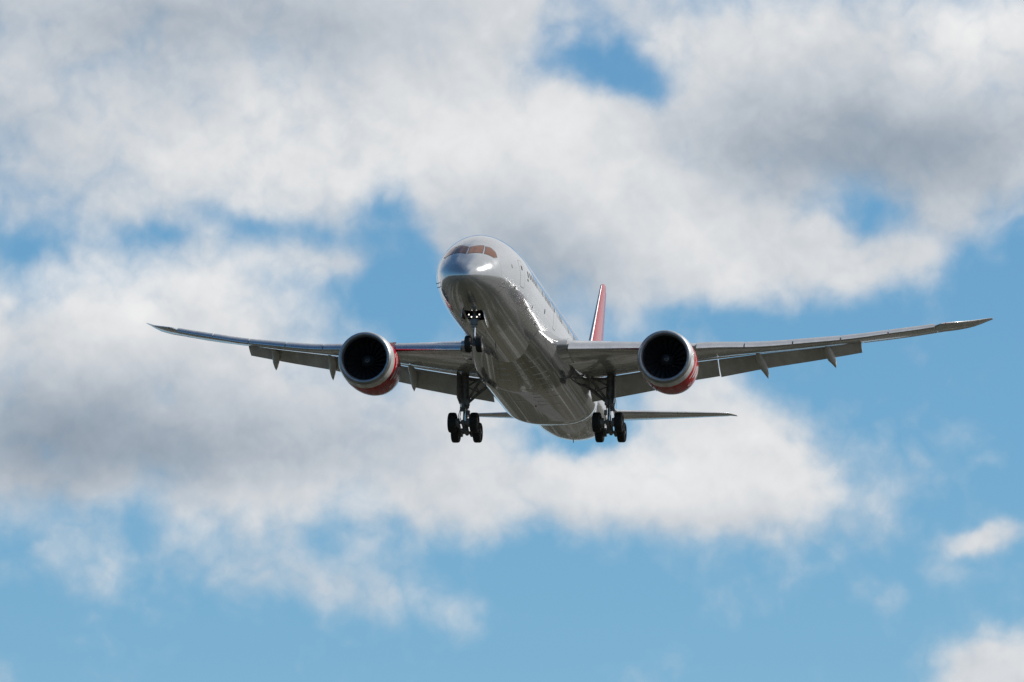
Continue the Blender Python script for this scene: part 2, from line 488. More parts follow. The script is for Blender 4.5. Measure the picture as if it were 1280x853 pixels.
def patch(pts, off, res=None, skirt=.02):
    """a slightly domed plate on the fuselage skin from a polygon of (s, angle in degrees), fan-filled through its centre"""
    n = len(pts); V = []; F = []
    cs = sum(p[0] for p in pts) / n; ca = sum(p[1] for p in pts) / n
    lev = (1.0, .75, .5, .25)
    dense = []
    for i in range(n):
        a, b = pts[i], pts[(i + 1) % n]
        for k in range(6): dense.append((a[0] + (b[0] - a[0]) * k / 6, a[1] + (b[1] - a[1]) * k / 6))
    m = len(dense)
    V += [fus(p[0], R_(p[1]), -skirt) for p in dense]
    for L in lev: V += [fus(cs + (p[0] - cs) * L, R_(ca + (p[1] - ca) * L), off) for p in dense]
    V.append(fus(cs, R_(ca), off))
    for r in range(len(lev)):
        for j in range(m):
            k = (j + 1) % m
            F.append((r * m + j, r * m + k, (r + 1) * m + k, (r + 1) * m + j))
    for j in range(m): F.append((len(lev) * m + j, len(lev) * m + (j + 1) % m, (len(lev) + 1) * m))
    return MB().add(V, F)


def mirror(pts): return [(s, 180 - a) for s, a in pts][::-1]


front = [(1.50, 87.0), (2.32, 88.0), (2.62, 78), (2.95, 67.5), (2.02, 59.5), (1.75, 73)]
sidep = [(2.12, 54.5), (2.96, 62.5), (3.18, 54), (3.12, 43), (2.86, 33.0), (2.50, 35)]
for poly in (front, mirror(front), sidep, mirror(sidep)):
    cs_ = sum(p[0] for p in poly) / len(poly); ca_ = sum(p[1] for p in poly) / len(poly)
    g_ = patch(poly, .014).build('cockpit_window', GLASS, fuselage, 40)
    patch([(cs_ + (p[0] - cs_) * 1.12, ca_ + (p[1] - ca_) * 1.12) for p in poly], .007).build('window_frame', SEAM, g_, 40)


def rrect(s0, s1, a0, a1, f=.28):
    """rounded rectangle in (s, angle)"""
    out = []
    for (cs, ca, q0) in ((s1, a1, 0), (s0, a1, 90), (s0, a0, 180), (s1, a0, 270)):
        for q in (0, 45, 90):
            t = R_(q0 + q)
            ds, da = (s1 - s0) * f, (a1 - a0) * f
            out.append((cs - math.copysign(ds, cs - (s0 + s1) / 2) + ds * math.cos(t), ca - math.copysign(da, ca - (a0 + a1) / 2) + da * math.sin(t)))
    return out


DOORS = [(6.15, 1.05, -11, 24), (18.4, 1.05, -13, 21), (40.4, 1.05, -13, 21), (53.6, .95, 4, 42)]
for (s0, wd, a0, a1) in DOORS:
    d = patch(rrect(s0, s0 + wd, a0, a1, .16), .004).build('cabin_door', SILVER, fuselage, 40)
    g = .035; ga = g / 2.9 * 57.3
    o_, i_ = rrect(s0 - g, s0 + wd + g, a0 - ga, a1 + ga, .17), rrect(s0, s0 + wd, a0, a1, .16)
    def fine(pp):
        r = []
        for i in range(len(pp)):
            a, b = pp[i], pp[(i + 1) % len(pp)]
            for k in range(6): r.append((a[0] + (b[0] - a[0]) * k / 6, a[1] + (b[1] - a[1]) * k / 6))
        return r
    fo, fi = fine(o_), fine(i_)
    m = len(fo)
    ring = MB().loft([[fus(p[0], R_(p[1]), -.01) for p in fo], [fus(p[0], R_(p[1]), .003) for p in fo], [fus(p[0], R_(p[1]), .003) for p in fi], [fus(p[0], R_(p[1]), -.01) for p in fi]], (False, False))
    ring.build('door_seam', SEAM, d, 40)
    am = a0 + (a1 - a0) * .72
    patch(rrect(s0 + wd * .38, s0 + wd * .62, am - 3.2, am + 3.2), .012).build('door_window', PANE, d, 40)

random.seed(4)
count = 0
s = 8.1
while s < 51.5:
    clear = all(not (d0 - .35 < s < d0 + d1 + .15) for d0, d1, _, _ in DOORS)
    if clear:
        patch(rrect(s, s + .28, 6.6, 15.0), .004).build('cabin_window', PANE if random.random() < .5 else SHADE_UP, fuselage, 40)
        count += 1
    s += .62

# service hatches, vents and probes on the port flank, blade aerials and drains on the keel
for (s0, a, ls, la) in [(5.2, -17, .3, 2.2), (10.6, -20, .16, 2.2), (13.2, -31, .22, 2.4), (15.6, -37, .14, 2.4), (15.95, -38, .14, 2.4), (14.6, -8, .30, 3.2), (4.5, 12, .12, 3.0), (7.9, 3, .36, 1.6), (9.2, -28, .2, 2)]:
    patch(rrect(s0, s0 + ls, a - la, a + la), .006).build('vent', SEAM, fuselage, 40)
patch(rrect(11.0, 13.6, -52, -24, .12), .005).build('cargo_door', SILVER, fuselage, 40)
for (s0, a) in [(3.3, -18), (3.3, 198), (3.6, -24), (3.6, 204)]:
    p0 = Vector(fus(s0, R_(a))); p1 = Vector(fus(s0, R_(a), .12))
    MB().tube([p0, p1, p1 + Vector((-.22, 0, 0))], [.03, .022, .012], 8).build('pitot_probe', BARE, fuselage)
for (s0, h) in [(9.2, .32), (13.0, .42)]:
    zb = fus(s0, -math.pi / 2)[2]
    MB().loft([[(s0, -.03, zb + .05), (s0 + .12, 0, zb + .05), (s0 + .5, 0, zb + .05), (s0 + .12, .03, zb + .05)], [(s0 + .22, -.012, zb - h), (s0 + .27, 0, zb - h), (s0 + .46, 0, zb - h), (s0 + .27, .012, zb - h)]]).build('antenna', FAIR, fuselage)
zb = fus(47, -math.pi / 2)[2]
MB().tube([(47, 0, zb + .05), (47.12, 0, zb - .14)], [.04, .025], 8).build('drain_mast', FAIR, fuselage)

# ---- wing-to-body fairing
rings = []
for i in range(61):
    s = 15.0 + (41.8 - 15.0) * i / 60
    e = smooth(s, 14.0, 25.5) * smooth(s, 41.8, 35.5)
    hw = 2.50 + .88 * e; zb = -2.72 - .80 * e; zt = -1.15 + .35 * e
    ex = .95 - .30 * e
    ring = []
    for k in range(41):
        a = math.pi * k / 40
        ca, sa = math.cos(a), math.sin(a)
        ring.append((s, hw * math.copysign(abs(ca) ** ex, ca), zt + (zb - zt) * abs(sa) ** ex))
    ring += [(s, -1.6, zt + .5), (s, 1.6, zt + .5)]
    rings.append(ring)
fairing = MB().loft(rings).build('belly_fairing', FAIR, air, 40)
def fair_pt(s, y, off=0.):
    e = smooth(s, 14.0, 25.5) * smooth(s, 41.8, 35.5)
    hw = 2.50 + .88 * e; zb = -2.72 - .80 * e; zt = -1.15 + .35 * e
    ex = .95 - .30 * e
    ca = min(1, (abs(y) / hw)) ** (1 / ex)
    sa = math.sqrt(max(0, 1 - ca * ca))
    return (s, y, zt + (zb - zt) * sa ** ex - off)
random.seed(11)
for k in range(10):      # rows of narrow pale raised strips across the underside
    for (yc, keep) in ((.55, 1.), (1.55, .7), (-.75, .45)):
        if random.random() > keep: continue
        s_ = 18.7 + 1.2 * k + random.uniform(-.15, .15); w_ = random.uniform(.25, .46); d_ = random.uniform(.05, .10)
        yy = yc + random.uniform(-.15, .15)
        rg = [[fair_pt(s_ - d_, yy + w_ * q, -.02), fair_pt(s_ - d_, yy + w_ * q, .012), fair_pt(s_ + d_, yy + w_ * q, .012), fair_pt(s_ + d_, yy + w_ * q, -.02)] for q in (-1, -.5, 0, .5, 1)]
        MB().loft(rg).build('pale_strip', COWL, fairing, 30)
MB().lathe([(0, .07), (-.04, .065), (-.07, .03), (-.075, .004)], (30, 0, -3.51), 'z', 16, cap=(True, True)).build('beacon', REDL, fairing)

# ---- wings
TC = [(0, .0), (.005, .0118), (.0125, .0185), (.025, .0255), (.05, .0345), (.1, .0455), (.15, .052), (.2, .0562), (.3, .06), (.4, .0598), (.5, .0555), (.6, .0475), (.7, .0365), (.8, .0245), (.9, .0125), (1, .001)]
def foil(thick, camber=.012, x0=0., x1=1., n=None):
    """closed loop of (x, z) per unit chord: upper from rear to front, then lower to the rear"""
    xs = [t[0] for t in TC if x0 - 1e-9 <= t[0] <= x1 + 1e-9]
    if not xs or abs(xs[-1] - x1) > 1e-6: xs.append(x1)
    if abs(xs[0] - x0) > 1e-6: xs = [x0] + xs
    def half(x): return lerp(x, TC) * thick / .12
    def cam(x): return camber * (1 - (1.6 * x - .9) ** 2) if x < .9 else camber * (1 - (1.6 * .9 - .9) ** 2) * (1 - x) / .1
    up = [(x, cam(x) + half(x)) for x in xs[::-1]]
    lo = [(x, cam(x) - half(x)) for x in xs]
    if x0 == 0: lo = lo[1:]
    return up + lo


def le_s(y):
    if y < 26.5: return 24.7 + (y - 9.9) * .675
    t = (y - 26.5) / 3.25
    return 35.9 + .675 * 3.25 * t + (41.24 - 35.9 - .675 * 3.25) * t * t
ZM = [(0, -1.5), (3.3, -1.03), (8, -.46), (11, -.13), (12.5, .13), (14.8, .45), (18.4, 1.2), (20.7, 1.72), (22.8, 2.3), (26.6, 3.38), (28.3, 4.0), (29.75, 4.85)]
ZT = [(0, -2.0), (3, -1.42), (5, -1.1), (6.8, -.8), (8.5, -.5), (10, -.2), (12.6, .36), (15, .87), (18.6, 1.57), (21, 2.08), (23, 2.5), (26.5, 3.35), (28.3, 4.0), (29.75, 4.86)]
def zm(y): return pchip(y, np.array([a for a, _ in ZM]), np.array([b for _, b in ZM]))
def zt(y): return pchip(y, np.array([a for a, _ in ZT]), np.array([b for _, b in ZT]))
def te_s(y):
    if y < 10: return 31.7 + (y - 3) * .05
    if y < 26.5: return 32.05 + (y - 10) * .41
    t = (y - 26.5) / 3.25
    return 38.815 + (41.75 - 38.815) * t
def wing_frame(y):
    """leading edge point, chord and trailing edge point of the fixed wing"""
    sl = le_s(y) + (.42 if y < 26.3 else .0)
    st = te_s(y) - (.3 if y < 21.3 else 0)
    ch = st - sl
    zl = zm(y) - .032 * ch
    return sl, zl, st, zt(y), ch
def wing_pt(y, x, z):
    sl, zl, st, ztt, ch = wing_frame(y)
    return (sl + x * ch, y, zl + (ztt - zl) * x + z * ch)
def thick(y): return lerp(y, [(2, .135), (10, .108), (26, .095), (29.8, .07)])


def make_wing(sg):
    f = lambda p: (p[0], sg * p[1], p[2])
    mb = MB()
    ysA = [1.6, 2.6, 3.3, 4, 5, 6, 7, 8, 9, 10, 11, 12, 13, 14, 15, 16, 17, 18, 19, 20, 21.3]
    mb.loft([[f(wing_pt(y, x, z)) for x, z in foil(thick(y))] for y in ysA])
    ysB = [21.32, 22, 23, 24, 25, 26.2]
    mb.loft([[f(wing_pt(y, x, z)) for x, z in foil(thick(y), x1=.74)] for y in ysB])
    wing = mb.build('wing', WING, air, 38)
    # fixed glove at the root, inboard of the slats
    rg = []
    for i in range(7):
        y = 2.55 + .95 * i / 6
        rg.append([f(wing_pt(y, x * 1.02 - .055, z * (1.12 - .05 * i / 6) - .004)) for x, z in foil(thick(y), x1=.3)])
    MB().loft(rg).build('wing_glove', FAIR, wing, 40)
    # raked tip
    ysC = [26.22, 26.6, 27, 27.5, 28, 28.5, 29, 29.3, 29.55, 29.72]
    MB().loft([[f(wing_pt(y, x, z)) for x, z in foil(thick(y))] for y in ysC]).build('wing_tip', WING, wing, 38)
    # aileron
    MB().loft([[f(wing_pt(y, x, z)) for x, z in foil(thick(y), x0=.75)] for y in (21.34, 23, 24.5, 26.19)]).build('aileron', WING, wing, 38)
    # slats run out ahead of the leading edge
    SL = [(1.0, .40), (.8, .365), (.6, .315), (.42, .25), (.27, .18), (.14, .10), (.05, .035), (.0, -.04), (.02, -.11), (.08, -.17), (.18, -.215), (.30, -.235),
          (.29, -.19), (.27, -.08), (.36, .06), (.55, .21), (.78, .33), (.98, .385)]
    dr_ = R_(15)
    SL = [(1.0 + (u - 1) * math.cos(dr_) - (w - .385) * math.sin(dr_) - .12, .385 + (w - .385) * math.cos(dr_) + (u - 1) * math.sin(dr_)) for u, w in SL]
    for (y0, y1) in ((3.55, 8.5), (11.3, 14.2), (14.28, 17.2), (17.28, 20.2), (20.28, 23.2), (23.28, 26.2)):
        rg = []
        for i in range(7):
            y = y0 + (y1 - y0) * i / 6
            sl, zl, st, ztt, ch = wing_frame(y)
            k = lerp(y, [(3, 1.10), (9, .92), (26.2, .52)])
            rg.append([f((le_s(y) - .05 + u * k, y, zl - .03 * k + .0 + w * k * .92)) for u, w in SL])
        MB().loft(rg).build('slat', BARE, wing, 50)
    # flaps, drooped and run back under the trailing edge
    for (nm, y0, y1, ang) in (('flap', 3.35, 9.0, 30), ('flaperon', 9.08, 11.9, 25), ('flap', 11.98, 21.2, 28)):
        rg = []
        for i in range(9):
            y = y0 + (y1 - y0) * i / 8
            L = lerp(y, [(3, 2.25), (9, 2.0), (12, 1.85), (15, 1.55), (21.2, 1.08)])
            a = R_(ang)
            s0, z0 = te_s(y) - .42, zt(y) + .02 - .055 * L
            rg.append([f((s0 + L * (x * math.cos(a) + z * math.sin(a)), y, z0 - L * (x * math.sin(a) - z * math.cos(a)))) for x, z in foil(.13, .0)])
        MB().loft(rg).build(nm, FLAP, wing, 38)
    # flap track fairings
    for yc, L, tip in ((8.6, 3.9, -1.70), (14.65, 3.5, -.50), (19.05, 3.0, .60)):
        s1 = te_s(yc) + 1.5
        s0 = s1 - L
        rg = []
        for i in range(13):
            t = i / 12
            s = s0 + L * t
            top = wing_pt(yc, (min(s, te_s(yc) - .6) - wing_frame(yc)[0]) / wing_frame(yc)[4], -.03)[2]
            hgt = .62 * math.sin(math.pi * min(1, t * 1.25) * .5) ** .8 * (1 - max(0, t - .55) / .45 * .86)
            cz = top - hgt * .55
            if t > .35: cz = cz + (tip - cz) * ((t - .35) / .65) ** 1.25
            w = .25 * math.sin(math.pi * (0.06 + .94 * t)) ** .6 + .012
            yo = yc + .36 * max(0, t - .35) / .65
            rg.append([f((s, yo + w * math.cos(q), cz + (hgt * .62 + .02) * math.sin(q))) for q in [2 * math.pi * k / 16 for k in range(16)]])
        MB().loft(rg).build('flap_fairing', FLAP, wing, 45)
    # static wicks on the tip, navigation lamp in the leading edge
    y = 26.9
    p = wing_pt(y, .0, 0)
    MB().lathe([(0, .004), (.05, .05), (.2, .07), (.5, .05), (.6, .004)], f((p[0] - .03, p[1], p[2])), 's', 12).build('navigation_light', REDL if sg > 0 else PANE, wing)
    return wing


wings = [make_wing(1), make_wing(-1)]

# ---- engines
EC = (20.23, 9.91, -2.2)
OUT = [(0, 1.60), (.012, 1.645), (.05, 1.69), (.12, 1.73), (.25, 1.775), (.5, 1.825), (.95, 1.868), (1.5, 1.888), (2.2, 1.888), (2.9, 1.865), (3.5, 1.81), (4.1, 1.725), (4.6, 1.62)]
def nac(u, q, off=0.):
    r = lerp(u, OUT) + off
    return (EC[0] + u, EC[1] + r * math.cos(q), EC[2] + r * math.sin(q))
# strokes of the white script on the red cowls, in a frame of unit letter height
SCRIPT = [[(-.1, .9), (.08, 1.05), (.2, .75), (.28, .05), (.38, .0), (.62, .75), (.8, 1.1), (1.0, 1.12)],
          [(.86, .5), (.9, .05), (1.0, .05), (1.1, .3)], [(.9, .68), (.93, .72)],
          [(1.12, .5), (1.16, .0), (1.2, .3), (1.36, .5), (1.46, .42)],
          [(1.95, .45), (1.75, .5), (1.6, .25), (1.7, .03), (1.88, .15), (1.97, .48), (1.95, -.2), (1.8, -.42), (1.55, -.35), (1.5, -.22)],
          [(2.1, .5), (2.14, .05), (2.25, .05), (2.34, .3)], [(2.14, .68), (2.17, .72)],
          [(2.36, .5), (2.4, .0), (2.46, .32), (2.62, .48), (2.74, .4), (2.76, .08), (2.9, .06), (3.05, .3)]]
def ribbon(mb, pts, fmap, w, thick_=.006):
    pts = [Vector((*p, 0)) for p in pts]
    fine = []
    for i in range(len(pts) - 1):          # Catmull-Rom
        p0, p1, p2, p3 = pts[max(i - 1, 0)], pts[i], pts[i + 1], pts[min(i + 2, len(pts) - 1)]
        for k in range(6):
            t = k / 6
            fine.append(.5 * ((2 * p1) + (-p0 + p2) * t + (2 * p0 - 5 * p1 + 4 * p2 - p3) * t * t + (-p0 + 3 * p1 - 3 * p2 + p3) * t ** 3))
    fine.append(pts[-1])
    rg = []
    for i, p in enumerate(fine):
        d = (fine[min(i + 1, len(fine) - 1)] - fine[max(i - 1, 0)]).normalized()
        nrm = Vector((-d.y, d.x, 0)) * w * (.65 + .35 * abs(d.y))
        a, b = p + nrm, p - nrm
        rg.append([fmap(a.x, a.y, -.01), fmap(a.x, a.y, thick_), fmap(b.x, b.y, thick_), fmap(b.x, b.y, -.01)])
    mb.loft(rg)


def make_engine(sg):
    c = (EC[0], sg * EC[1], EC[2])
    n = 72
    prof = OUT
    # cowl: light grey front band, red main cowl, grey nozzle with chevrons
    mi = [0 if prof[i][0] < .95 - 1e-6 else (1 if prof[i][0] < 4.1 - 1e-6 else 2) for i in range(len(prof) - 1)]
    mb = MB()
    seg = [i for i in range(len(prof)) if prof[i][0] >= .25 - 1e-6]
    pr = [prof[i] for i in seg]
    rings = [[(c[0] + u, c[1] + r * math.cos(2 * math.pi * k / n), c[2] + r * math.sin(2 * math.pi * k / n)) for k in range(n)] for u, r in pr]
    chev = [(k % 4) for k in range(n)]
    dx = [(.0, .17, .34, .17)[q] for q in chev]
    rings.append([(c[0] + 4.75 + dx[k], c[1] + (1.585 - dx[k] * .22) * math.cos(2 * math.pi * k / n), c[2] + (1.585 - dx[k] * .22) * math.sin(2 * math.pi * k / n)) for k in range(n)])
    rings.append([(c[0] + 4.73 + dx[k], c[1] + (1.565 - dx[k] * .22) * math.cos(2 * math.pi * k / n), c[2] + (1.565 - dx[k] * .22) * math.sin(2 * math.pi * k / n)) for k in range(n)])
    rings.append([(c[0] + 3.9, c[1] + 1.62 * math.cos(2 * math.pi * k / n), c[2] + 1.62 * math.sin(2 * math.pi * k / n)) for k in range(n)])
    rm = [mi[i] for i in seg[:-1]] + [2, 2, 2]
    mb.loft(rings, (False, False), True, 0, rm)
    eng = mb.build('engine', [COWL, RED, COWL], air, 40)
    eng['label'] = 'red engine with light grey front band and white script' 
    # inlet lip and duct
    MB().lathe([(.25, 1.775), (.12, 1.73), (.05, 1.69), (.012, 1.645), (0, 1.60), (.008, 1.565), (.04, 1.525), (.1, 1.485), (.2, 1.45), (.3, 1.432)], c, 's', n).build('inlet_lip', LIP, eng, 60)
    MB().lathe([(.3, 1.432), (.45, 1.42), (.8, 1.42), (1.35, 1.425), (1.9, 1.43), (2.0, .5)], c, 's', n).build('inlet_duct', LINER, eng, 40)
    # fan: twenty wide swept blades
    fan = MB()
    for k in range(20):
        rg = []
        for i in range(9):
            t = i / 8
            r = .42 + (1.415 - .42) * t
            q = 2 * math.pi * k / 20 + .25 * math.sin(t * 2.4) * sg * 0 + .22 * math.sin(t * 2.6)
            tw = R_(22 + 38 * t)
            chd = .26 + .34 * math.sin(math.pi * (.15 + .62 * t))
            sw = 1.42 + .12 * math.sin(math.pi * t) - .06 * t
            er = Vector((0, math.cos(q), math.sin(q))); et = Vector((0, -math.sin(q), math.cos(q))); es = Vector((1, 0, 0))
            ax = es * math.cos(tw) + et * math.sin(tw); nn = es * -math.sin(tw) + et * math.cos(tw)
            base = Vector(c) + er * r + es * sw
            rg.append([tuple(base + ax * (x * chd) + nn * z) for x, z in ((-.5, 0), (-.2, .022 - .012 * t), (.2, .022 - .012 * t), (.5, 0), (.2, -.01), (-.2, -.01))])
        fan.loft(rg)
    fan.build('fan', BLADE, eng, 45)
    MB().lathe([(.78, .004), (.80, .06), (.88, .17), (1.0, .28), (1.15, .37), (1.3, .43), (1.6, .47)], c, 's', 40, cap=(True, False)).build('spinner', SPIN, eng, 50)
    sw = MB()
    sp = []
    for i in range(22):
        t = i / 21
        q = 2.6 + t * 5.0
        r = .05 + .16 * t
        sp.append((r, q))
    rg = []
    for i, (r, q) in enumerate(sp):
        w = .028 * math.sin(math.pi * (i + .6) / 22.2) + .004
        row = []
        for (rr, of) in ((r - w, 0.03), (r - w, -.008), (r + w, -.008), (r + w, .03)):
            u = lerp(rr, [(.004, .78), (.06, .80), (.17, .88), (.28, 1.0), (.37, 1.15)])
            row.append((c[0] + u + of, c[1] + rr * math.cos(q), c[2] + rr * math.sin(q)))
        rg.append(row)
    sw.loft(rg).build('spiral', GEAR, eng, 40)
    # core cowl and exhaust plug
    MB().lathe([(3.9, 1.25), (4.6, 1.16), (5.2, 1.0), (5.9, .78), (6.3, .66), (6.28, .63), (5.7, .6)], c, 's', 48).build('core_cowl', EXH, eng, 40)
    MB().lathe([(5.7, .45), (6.3, .40), (6.9, .22), (7.25, .03), (7.27, .003)], c, 's', 32, cap=(True, True)).build('exhaust_plug', EXH, eng, 40)
    # white script on both flanks of the cowl
    for face in (1, -1):
        deco = MB()
        for st in SCRIPT:
            def fm(x, y, off):
                u = 1.15 + (x + .2) * .88 if face * 1 > 0 else 4.05 - (x + .2) * .88
                q = R_(-36) + (y + .10 * x) * .85
                q = q if face > 0 else math.pi - q
                r = lerp(u, OUT) + off
                return (c[0] + u, c[1] + r * math.cos(q), c[2] + r * math.sin(q))
            ribbon(deco, st, fm, .048)
        deco.build('script', WHITE, eng, 40)
    for q in (-128, -118) if sg < 0 else (-122, -112):      # drain stubs under the cowl
        p = nac(1.9, R_(q)); p = (p[0], c[1] + sg * (p[1] - EC[1]), p[2])
        MB().tube([p, (p[0] + .1, p[1], p[2] - .16)], [.03, .02], 8).build('drain', GEAR, eng)
    # strake on the inboard shoulder
    q0 = R_(138)
    pts = [Vector((u, 0, 0)) for u in (.0,)]
    tri = []
    for (u, off) in ((1.3, -.02), (2.5, -.02), (2.5, .33), (2.2, .33)):
        r = lerp(u, OUT) + off
        tri.append((c[0] + u, c[1] + sg * r * math.cos(q0), c[2] + r * math.sin(q0)))
    MB().prism(tri, (0, .012, .016)).build('strake', COWL, eng)
    # pylon
    rg = []
    yc = EC[1]
    for i in range(15):
        t = i / 14
        s = EC[0] + 1.9 + t * 6.2
        top = lerp(s, [(22.1, -.40), (23.2, -.12), (24.6, -.02), (25.4, -.10), (28.4, -.5)])
        bot = lerp(s, [(22.1, -.60), (24.6, -.9), (25.2, -1.2), (26.5, -1.4), (28.4, -.75)])
        w = .05 + .24 * math.sin(math.pi * min(1, .08 + t * 1.0)) ** .5
        ring = []
        for k in range(16):
            q = 2 * math.pi * k / 16
            ring.append((s, sg * yc + w * math.copysign(abs(math.cos(q)) ** .6, math.cos(q)), (top + bot) / 2 + (top - bot) / 2 * math.copysign(abs(math.sin(q)) ** .7, math.sin(q))))
        rg.append(ring)
    MB().loft(rg).build('pylon', WING, eng, 40)
    return eng


engines = [make_engine(1), make_engine(-1)]
engines[0]['label'] = 'red engine under the port wing, white script on its sunlit outer flank'
engines[1]['label'] = 'red engine under the starboard wing, its sunlit flank facing the fuselage'

# ---- tail
def surf(rows, x0=0., x1=1., th=.10, trim=0.):
    """rows of (point at leading edge, chord, thickness axis)"""
    mb = MB(); rg = []
    for (p, ch, ax) in rows:
        rg.append([(p[0] + x * ch, p[1] + ax[0] * z * ch, p[2] + ax[1] * (z + trim * x) * ch) for x, z in foil(th, 0., x0, x1)])
    return mb.loft(rg)
def fin_row(t):
    z = 2.2 + (11.55 - 2.2) * t
    s = 50.2 + (58.7 - 50.2) * t
    ch = 8.6 + (2.5 - 8.6) * t
    if t > .97: s += (t - .97) * 22; ch -= (t - .97) * 26
    return ((s, 0, z), ch, (1, 0))
ts = [0, .2, .4, .6, .8, .93, .97, .985, 1.0]
fin = surf([fin_row(t) for t in ts], 0, .70).build('fin', FINRED, air, 40)
surf([fin_row(t) for t in (.1, .3, .5, .7, .9, .96)], .712, 1.).build('rudder', FINRED, fin, 40)
rg = []
for t in [.03, .2, .4, .6, .8, .93, .965]:
    (p, ch, _) = fin_row(t)
    k = ch * 1.0
    lst = [q for q in foil(.104, 0., 0, .02)]
    rg.append([(p[0] - .008 + x * k, z * k * 1.03, p[2]) for x, z in lst])
MB().loft(rg, closed=True).build('fin_leading_edge', BARE, fin, 50)
for sg in (1, -1):
    def hs(t):
        y = .7 + (9.93 - .7) * t
        s = 53.0 + (59.5 - 53.0) * t
        ch = 6.6 + (1.75 - 6.6) * t
        if t > .95: s += (t - .95) * 16; ch -= (t - .95) * 20
        zc = .78 + 1.13 * t
        return ((s, sg * y, zc), ch, (0, 1))
    ts2 = [0, .2, .4, .6, .8, .95, .975, 1.0]
    tp = surf([hs(t) for t in ts2], 0, .68, .085, .085).build('tailplane', WING, air, 40)
    surf([hs(t) for t in (.1, .35, .6, .93)], .69, 1., .085, .085).build('elevator', WING, tp, 40)

# ---- wheels
def wheel_mesh(r, w, name):
    h = w / 2
    tyre = [(-h * .62, r * .56), (-h * .86, r * .62), (-h, r * .74), (-h * .98, r * .86), (-h * .86, r * .95), (-h * .55, r * .992)]
    gro = []
    for k in range(5):
        x = -h * .5 + h * k * .25
        gro += [(x - .022 * r, r), (x - .012 * r, r * .978), (x + .012 * r, r * .978), (x + .022 * r, r)]
    tyre = tyre + gro + [(-a, b) for a, b in tyre[::-1]]
    mb = MB()
    mb.lathe(tyre, (0, 0, 0), 'y', 44, 0)
    for q in (-1, 1):
        mb.lathe([(q * h * .62, r * .56), (q * h * .72, r * .53), (q * h * .5, r * .48), (q * h * .36, r * .3), (q * h * .6, r * .22), (q * h * .62, r * .02)], (0, 0, 0), 'y', 32, 1)
    me = mb.build(name, [RUBBER, HUB], None, 30)
    return me
def wheel_at(proto, parent, p):
    o = proto.copy(); C.objects.link(o)
    o.parent = parent; o.location = (-p[0], p[1], p[2])
    return o


# ---- nose gear
NG = (5.11, .0, -4.59)
mb = MB()
mb.tube([(4.98, 0, -2.2), (5.05, 0, -3.45)], [.15, .14], 16, 0)
mb.tube([(5.05, 0, -3.45), (5.10, 0, -4.5)], [.085, .085], 16, 1)
mb.tube([(5.06, 0, -3.4), (5.07, 0, -3.55)], [.19, .19], 16, 0)
mb.tube([(NG[0], -.42, NG[2]), (NG[0], .42, NG[2])], [.07, .07], 12, 0)
mb.tube([(5.10, 0, -4.3), (5.11, 0, -4.72)], [.11, .11], 12, 0)
mb.tube([(5.02, .05, -3.3), (6.4, .1, -2.35)], [.06, .06], 10, 0)     # drag brace
mb.tube([(5.02, -.05, -3.3), (6.4, -.1, -2.35)], [.06, .06], 10, 0)
mb.tube([(4.95, 0, -3.55), (4.72, 0, -3.95), (5.02, 0, -4.4)], [.045, .05, .045], 8, 0)   # torque links
mb.box((4.86, 0, -2.93), (.08, .42, .03))
mb.box((4.9, 0, -3.25), (.12, .22, .16))
mb.tube([(4.95, -.32, -3.1), (4.95, .32, -3.1)], [.06, .06], 10, 0)
ngear = mb.build('nose_gear', [GEAR, CHROME], air, 40)
wp = wheel_mesh(.53, .40, 'wheel')
wp.parent = ngear; wp.location = (-NG[0], .36, NG[2])
wheel_at(wp, ngear, (NG[0], -.36, NG[2]))
for (y, z) in ((-.32, -2.80), (-.15, -2.95), (.19, -2.95), (.34, -2.80)):
    l = MB().lathe([(.16, .02), (.1, .045), (.02, .062), (-.02, .062), (-.02, .05), (0, .048)], (4.74, y, z), 's', 20).build('landing_light', GEAR, ngear, 40)
    MB().lathe([(-.006, .048), (-.014, .032), (-.018, .004)], (4.74, y, z), 's', 20, cap=(False, True)).build('lens', LAMP, l, 60)
for sg in (1, -1):
    pl = []
    for (s, z) in ((4.3, 0), (6.1, 0), (6.0, -.62), (5.6, -.74), (4.65, -.70), (4.32, -.45)):
        zz = fus(s, -math.pi / 2 + .24)[2] + .03
        pl.append((s, sg * (.66 - z * .10), zz + z))
    MB().prism(pl, (0, sg * .035, 0)).build('gear_door', SILVER, ngear, 30, bevel=.01)
# bay: sides, roof and ends, dark inside
ya = abs(fus(5, 2 * math.pi * 94 / NA + math.pi / NA)[1]) - .02
bay = MB()
bay.add([(BAY[0], -ya, -2.5), (BAY[1], -ya, -2.6), (BAY[1], -ya, -1.5), (BAY[0], -ya, -1.5), (BAY[0], ya, -2.5), (BAY[1], ya, -2.6), (BAY[1], ya, -1.5), (BAY[0], ya, -1.5)],
        [(0, 1, 2, 3), (4, 5, 6, 7), (2, 3, 7, 6), (0, 3, 7, 4), (1, 2, 6, 5)])
for k in range(5): bay.box((4.45 + k * .38, 0, -1.62), (.03, ya - .02, .06))
bay.build('gear_bay', DARK, fuselage, 30)

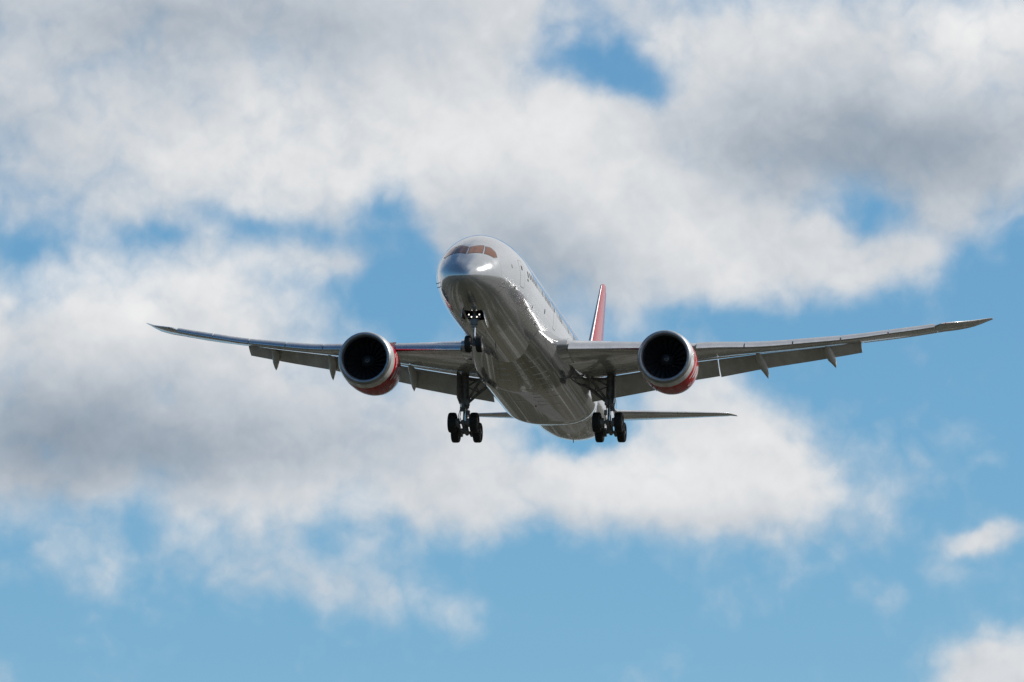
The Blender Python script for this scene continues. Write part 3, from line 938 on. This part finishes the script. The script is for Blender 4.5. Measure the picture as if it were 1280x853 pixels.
# ---- main gear
wm = wheel_mesh(.685, .53, 'wheel')
first = True
TILT = R_(16)
for sg in (1, -1):
    cx, cy, cz = 30.80, sg * 4.9, -4.81
    T = lambda s, y, z: (s, sg * y, z)
    mb = MB()
    mb.tube([T(30.55, 4.95, -1.0), T(30.7, 4.92, -3.35)], [.25, .22], 18, 0)
    mb.tube([T(30.68, 4.92, -3.2), T(30.7, 4.92, -3.5)], [.29, .27], 18, 0)
    mb.tube([T(30.7, 4.92, -3.35), T(30.8, 4.9, -4.72)], [.15, .15], 16, 1)
    mb.tube([T(29.6, 4.75, -1.15), T(31.3, 5.0, -1.15)], [.16, .16], 12, 0)
    # bogie beam and axles, front pair riding high
    d = Vector((math.cos(TILT), 0, -math.sin(TILT)))
    pc = Vector((cx, cy, cz))
    mb.tube([pc - d * .95, pc - d * .7, pc + d * .7, pc + d * .95], [.13, .17, .17, .13], 14, 0)
    for q in (-1, 1):
        a = pc + d * (q * .735)
        mb.tube([a + Vector((0, -1.0, 0)), a + Vector((0, 1.0, 0))], [.10, .10], 12, 0)
        for e in (-1, 1):                                   # brake packs and rods
            mb.lathe([(-.12, .30), (.12, .30), (.14, .12)], (a.x, a.y + e * .40, a.z), 'y', 20, 0, cap=(True, True))
            mb.tube([a + Vector((0, e * .3, -.26)), pc + Vector((0, e * .26, -.30))], [.035, .035], 8, 0)
    mb.tube([pc + Vector((0, 0, .3)), pc + Vector((0, 0, -.28))], [.2, .18], 14, 0)
    for e in (-.16, .0, .16): mb.tube([pc + Vector((-.2, e, -.2)), pc + Vector((-.1, e, -.42))], [.05, .03], 8, 0)
    # torque links behind the oleo, trim actuator in front, hydraulic lines
    mb.tube([T(30.95, 4.92, -3.4), T(31.4, 4.91, -3.95), T(31.0, 4.9, -4.6)], [.06, .07, .06], 8, 0)
    mb.tube([T(30.4, 4.92, -3.3), T(30.1, 4.9, -4.4)], [.07, .05], 10, 0)
    for e in (-.24, .22, .30):
        mb.tube([T(30.5, 4.95 + e, -1.4), T(30.55, 4.95 + e * 1.12, -2.6), T(30.6, 4.95 + e * .9, -3.5), T(30.65, 4.95 + e * 1.4, -4.1), T(30.7, 4.9 + e, -4.5)], .028, 8, 0)
    mb.box(T(30.5, 4.72, -3.15), (.16, .12, .2)); mb.box(T(30.55, 5.14, -3.6), (.1, .1, .14)); mb.box(T(30.55, 4.66, -3.85), (.1, .09, .16))
    leg = mb.build('main_gear', [GEAR, CHROME], air, 40)
    br = MB()
    br.tube([T(30.65, 4.72, -3.15), T(30.3, 3.9, -2.5), T(30.1, 3.0, -1.85)], [.085, .11, .085], 12)
    br.tube([T(30.6, 4.72, -3.0), T(29.9, 4.1, -2.2), T(29.4, 3.45, -1.5)], [.075, .10, .075], 12)
    br.tube([T(30.3, 3.9, -2.5), T(29.9, 4.1, -2.2)], [.05, .05], 8)
    br.tube([T(30.3, 3.9, -2.5), T(30.5, 4.75, -2.1), ], [.045, .045], 8)
    br.tube([T(30.5, 4.72, -2.0), T(30.1, 3.7, -1.5)], [.06, .06], 10)
    br.tube([T(30.55, 4.75, -1.55), T(29.9, 3.2, -1.72)], [.10, .10], 10)
    br.build('side_brace', GEAR, leg, 40)
    dr = [T(29.75, 5.36, -1.15), T(31.15, 5.15, -1.2), T(31.2, 5.14, -2.4), T(31.05, 5.16, -3.05), T(30.55, 5.24, -3.25), T(29.95, 5.33, -2.9), T(29.75, 5.36, -2.2)]
    MB().prism(dr, (0, sg * .06, 0)).build('gear_door', WING, leg, 30, bevel=.015)
    for q in (-1, 1):
        for e in (-1, 1):
            a = pc + d * (q * .735)
            p = (a.x, a.y + e * .745, a.z)
            if first:
                wm.parent = leg; wm.location = (-p[0], p[1], p[2]); first = False
            else: wheel_at(wm, leg, p)
